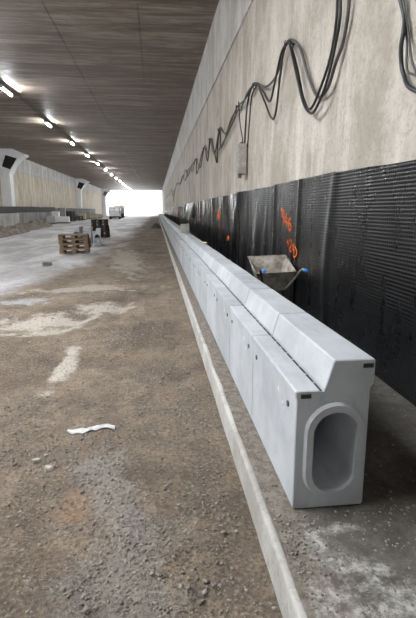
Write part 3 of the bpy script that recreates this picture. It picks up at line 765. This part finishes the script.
# ------------------------------------------------------------------ pallets
def mesh_of(m, mat, name):
    o = m.build(name, mat); me = o.data; bpy.data.objects.remove(o); return me
def pallet_meshes(mat):
    return dict(deck=mesh_of(MB().cbox(-.56, .56, -.075, .075, 0, .04, .003), mat, 'deck_board'), bottom=mesh_of(MB().cbox(-.56, .56, -.06, .06, 0, .034, .003), mat, 'runner_board'),
                cross=mesh_of(MB().cbox(-.06, .06, -.42, .42, 0, .022, .003), mat, 'cross_board'), block=mesh_of(MB().cbox(-.085, .085, -.06, .06, 0, .086, .003), mat, 'block'))
PM = {'w': pallet_meshes(M['wood']), 'd': pallet_meshes(M['dwood'])}
PH = .184
def pallet(loc, rz, kind, label, group, tilt=0):
    r = empty('pallet', loc, rz, 0, tilt); Q = PM[kind]
    def put(n, me, x, y, z):
        o = link(n, me, None, r); o.location = (x, y, z)
    for x in (-.47, 0, .47):
        put('runner_board', Q['bottom'], 0, x * .79, 0); put('cross_board', Q['cross'], x, 0, .1215)
        for y in (-.37, 0, .37): put('block', Q['block'], x, y, .035)
    for y in (-.365, -.18, 0, .18, .365): put('deck_board', Q['deck'], 0, y, .144)
    tag(r, label, 'pallet', group); return r
pos4 = ['bottom', 'second', 'third', 'top']
for k in range(4):
    pallet((-3.24 + random.uniform(-.03, .03), 18.5 + random.uniform(-.02, .02), .01 + k * PH), random.uniform(-.05, .05) + .03, 'w', '%s wooden pallet of the nearest brown stack on the road' % pos4[k] if k in (0, 3) else '%s wooden pallet from the ground in the nearest brown stack' % pos4[k], 'nearest pallet stack')
for k in range(6):
    nm = ['bottom', 'second', 'third', 'fourth', 'fifth', 'top'][k]
    pallet((-3.42 - .02 * k + random.uniform(-.03, .03), 29.0, .01 + k * PH), 1.46 + random.uniform(-.06, .06), 'd', '%s dark pallet in the tall stack behind the grey blocks' % (nm if k in (0, 5) else nm + ' from the ground'), 'dark pallet stack')
for i, (x, y, rz, lab) in enumerate(((-2.85, 22.2, .12, 'spare grey drain block standing right behind the nearest pallet stack'), (-3.55, 24.0, .05, 'spare grey drain block in the middle of the three on the road'), (-4.4, 25.6, -.05, 'spare grey drain block, farthest left behind the pallet stack'))):
    drain_block((x, y, .0), rz, lab, 'spare drain blocks on the road', True)

# ------------------------------------------------------------------ left side: membrane, upstands, rubble, stored goods
def lsheet(y0, y1, z0, z1, label):
    y = np.linspace(y0, y1, int((y1 - y0) / .25)); v = np.linspace(0, 1, 8); Yg, Vg = np.meshgrid(y, v, indexing='ij')
    X = WALL_L + 1.17 + .012 * vn(Yg * 1.3, Vg) ; Z = z0 + Vg * (z1 - z0) + .04 * vn(Yg * .5, 2)
    tag(grid('membrane_sheet', np.stack([X, Yg, Z], -1), M['rubber']), label, 'membrane', 'black membrane bands on the left wall')
MB().cbox(WALL_L + 1.03, WALL_L + 1.13, 24, 112, 0, 1.98, .01).build('backing_wall', M['dconc'], wl)
lsheet(24, 68, 0.02, 2.05, 'long low black membrane band on the left wall above the upstand')
lsheet(70, 112, 0.02, 1.95, 'farther low black membrane band on the left wall past stored goods')
tag(MB().cbox(WALL_L + 1.27, WALL_L + 1.75, 30, 48.4, -.05, 1.36, .02).build('concrete_upstand', M['kerb']), 'pale grey low concrete upstand at the left edge of view', 'low wall')
tag(MB().cbox(WALL_L + 1.27, WALL_L + 1.8, 48.45, 63, -.05, 1.40, .02).build('concrete_upstand', M['dconc']), 'dark grey low concrete upstand under the left membrane band', 'low wall')
ux = np.linspace(-1, 1, 16); uy = np.linspace(26, 57, 160); UX, UY = np.meshgrid(ux, uy, indexing='ij')
cxl = -9.9 - (UY - 26) * .095; wd = (.9 + .3 * vn(UY * .4, 1)) * np.clip((57 - UY) / 4, .15, 1) ** .5
hh = (.42 + .26 * fbm(UY * 1.3, UX * 1.6, 4)) * np.clip((57 - UY) / 6, 0.1, 1) * np.clip(1 - np.abs(UX) ** 2.2, 0, 1) + .10 * fbm(UY * 3, UX * 4, 2) * (1 - np.abs(UX)) - .02
tag(grid('rubble_bank', np.stack([cxl + UX * wd, UY, hh], -1), M['rubble'], smooth=False), 'long brown bank of broken rubble beside the left upstand', 'rubble')
for k, (a, b, h) in enumerate(((27, 33, .05), (38, 46, .05))):
    o = MB().cbox(-.12, .12, a, b, 0, h, .01).build('plank', M['wood']); o.location = (-10.2 - (a - 26) * .095 + .25, 0, .62); o.rotation_euler = (0, .02, .09)
    bpy.data.objects.remove(o)
def stored(name, parts, loc, rz, label, cat):
    r = empty(name, loc, rz)
    for n, b, mt in parts: MB().cbox(*b, .015).build(n, M[mt], r)
    tag(r, label, cat)
stored('wrapped_stack', [('pallet_base', (-1.2, 1.2, -.5, .5, 0, .14), 'wood'), ('wrapped_load', (-1.15, 1.15, -.48, .48, .15, .85), 'white')], (-12.4, 61, 0), 0, 'long white wrapped stack lying low by the left wall', 'stack')
stored('white_crate', [('crate_body', (-.42, .42, -.4, .4, 0, .55), 'white'), ('crate_lid', (-.45, .45, -.43, .43, .55, .62), 'white')], (-12.9, 61, .87), 0, 'small white crate on top of the long wrapped stack', 'crate')
stored('wrapped_stack', [('pallet_base', (-.6, .6, -.5, .5, 0, .14), 'wood'), ('wrapped_load', (-.55, .55, -.48, .48, .15, .95), 'film')], (-13.0, 58.6, 0), .02, 'small white wrapped stack just left of the long one', 'stack')
stored('metal_cabinet', [('cabinet_body', (-.4, .4, -.3, .3, .1, 1.9), 'bmetal'), ('cabinet_door', (-.36, .36, -.33, -.305, .16, 1.84), 'boxgrey'), ('plinth', (-.38, .38, -.28, .28, 0, .1), 'vdark')], (-13.4, 68, 0), 0, 'grey upright metal cabinet beside the brown pallet pile', 'cabinet')
ME_PL = mesh_of(MB().box(-.6, .6, -.4, .4, .12, .15).box(-.6, .6, -.4, -.3, 0, .03).box(-.6, .6, .3, .4, 0, .03).box(-.6, -.45, -.4, .4, .03, .12).box(-.07, .07, -.4, .4, .03, .12).box(.45, .6, -.4, .4, .03, .12), M['dwood'], 'pallet')
for j, (x, y, n, lab) in enumerate(((-13.0, 72, 10, 'dark brown pallet in the far pile beside the metal cabinet'), (-12.6, 77, 5, 'dark brown pallet in the low far pile by the beige sacks'))):
    for k in range(n):
        o = link('pallet', ME_PL, None); o.location = (x + random.uniform(-.05, .05), y, k * .153); o.rotation_euler = (0, 0, random.uniform(-.06, .06)); tag(o, (order[k] + ' from the ground, ' if k else 'lowest ') + lab, 'pallet', 'far brown pallet pile %s' % ('by the cabinet' if j == 0 else 'by the sacks'))
for i, (x, y, w_, h_, mt, lab) in enumerate(((-12.9, 82, .7, 1.0, 'bags', 'beige sack pile on a pallet, nearest of the far goods'), (-13.0, 88, .8, 1.3, 'boxgrey', 'grey covered pallet load behind the beige sacks'), (-12.6, 95, .8, .8, 'bags', 'low beige load farthest along the left wall'), (-12.2, 100, .7, .7, 'film', 'white bag on a pallet near the parked van'))):
    stored('pallet_load', [('pallet_base', (-w_, w_, -.5, .5, 0, .14), 'wood')] + [('layer', (-w_ + .05 + .02 * (q % 2), w_ - .05 - .02 * (q % 2), -.47, .47, .145 + q * (h_ / 4), .14 + (q + 1) * (h_ / 4)), mt) for q in range(4)], (x, y, 0), random.uniform(-.1, .1), lab, 'pallet load')

# ------------------------------------------------------------------ vehicles in the distance
def van(loc, rz, label):
    r = empty('van', loc, rz)
    side = [(-2.4, .45), (-2.42, 1.0), (-2.36, 2.15), (-2.2, 2.3), (.9, 2.3), (1.25, 2.15), (1.75, 1.35), (2.35, 1.12), (2.45, .8), (2.45, .42)]
    MB().prism(side, -.98, .98, 'x').build('body', M['white'], r)
    for s in (-1, 1):
        d = MB().cbox(min(s * .03, s * .9), max(s * .03, s * .9), -2.47, -2.425, .52, 2.1, .02).build('rear_door', M['white'], r)
        MB().cbox(min(s * .14, s * .80), max(s * .14, s * .80), -2.485, -2.46, 1.45, 1.95, .01).build('window', M['glass'], d)
        MB().cbox(min(s * .86, s * .99), max(s * .86, s * .99), -2.45, -2.35, .95, 1.5, .02).build('tail_lamp', M['red'], r)
        MB().cbox(min(s * .99, s * 1.2), max(s * .99, s * 1.2), 1.2, 1.32, 1.3, 1.6, .03).build('mirror', M['vdark'], r)
        MB().prism([(.35, 1.4), (1.5, 1.4), (1.12, 2.0), (.35, 2.0)], s * .97, s * .995, 'x').build('side_window', M['glass'], r)
        for y in (-1.5, 1.55):
            t = MB().cyl((s * .98 - (.22 if s > 0 else 0), y, .34), .34, .22, 'x', 20).build('wheel', M['tyre'], r)
            MB().cyl((s * .985 - (.0 if s > 0 else .02), y, .34), .19, .02, 'x', 14).build('hubcap', M['bmetal'], t)
    MB().cbox(-.97, .97, -2.52, -2.38, .35, .56, .03).build('rear_bumper', M['vdark'], r)
    MB().cbox(-.97, .97, 2.38, 2.52, .32, .60, .03).build('front_bumper', M['vdark'], r)
    MB().prism([(1.30, 2.10), (1.74, 1.40), (1.78, 1.42), (1.34, 2.13)], -.85, .85, 'x').build('windscreen', M['glass'], r)
    tag(r, label, 'van'); return r
van((-7.7, 88, 0), .03, 'white van parked on the road, seen from behind')
r = empty('tipper_truck', (-8.3, 103, 0))
MB().cbox(-1.1, 1.1, 1.6, 3.4, .9, 2.7, .08).build('cab', M['white'], r); MB().cbox(-1.2, 1.2, -3.4, 1.4, 1.1, 2.1, .05).build('tipper_body', M['boxgrey'], r)
MB().cbox(-.5, .5, -3.3, 3.3, .6, 1.0, .03).build('chassis', M['vdark'], r)
MB().cyl((.5, 2.3, 2.7), .14, .22, 'z', 12).build('beacon', M['amber'], r); MB().cbox(-1.12, 1.12, -3.5, -3.38, 2.1, 2.35, .02).build('tail_board', M['amber'], r)
for s in (-1, 1):
    for y in (-2.5, -1.4, 2.4): MB().cyl((s * 1.1 - (.3 if s > 0 else 0), y, .5), .5, .3, 'x', 18).build('wheel', M['tyre'], r)
tag(r, 'distant pale tipper truck with orange beacon near the tunnel mouth', 'truck')

# ------------------------------------------------------------------ dust haze towards the tunnel mouth, also standing in for the bloom there
hz = bpy.data.materials.new('dust_bloom_haze'); hz.use_nodes = True; t_ = hz.node_tree; t_.nodes.clear()
ov = t_.nodes.new('ShaderNodeOutputMaterial'); vsn = t_.nodes.new('ShaderNodeVolumeScatter'); t_.links.new(vsn.outputs[0], ov.inputs['Volume'])
vsn.inputs['Density'].default_value = .009; vsn.inputs['Anisotropy'].default_value = .6; vsn.inputs['Color'].default_value = (1, .97, .95, 1)
tag(MB().box(WALL_L + 2.75, WALL_R - .05, 92, Y_END - 5, .0, CEIL - .3).build('dust_bloom_haze', hz), 'pale dust haze with stand-in glow hanging in the far end of the tunnel', 'haze', kind='stuff')
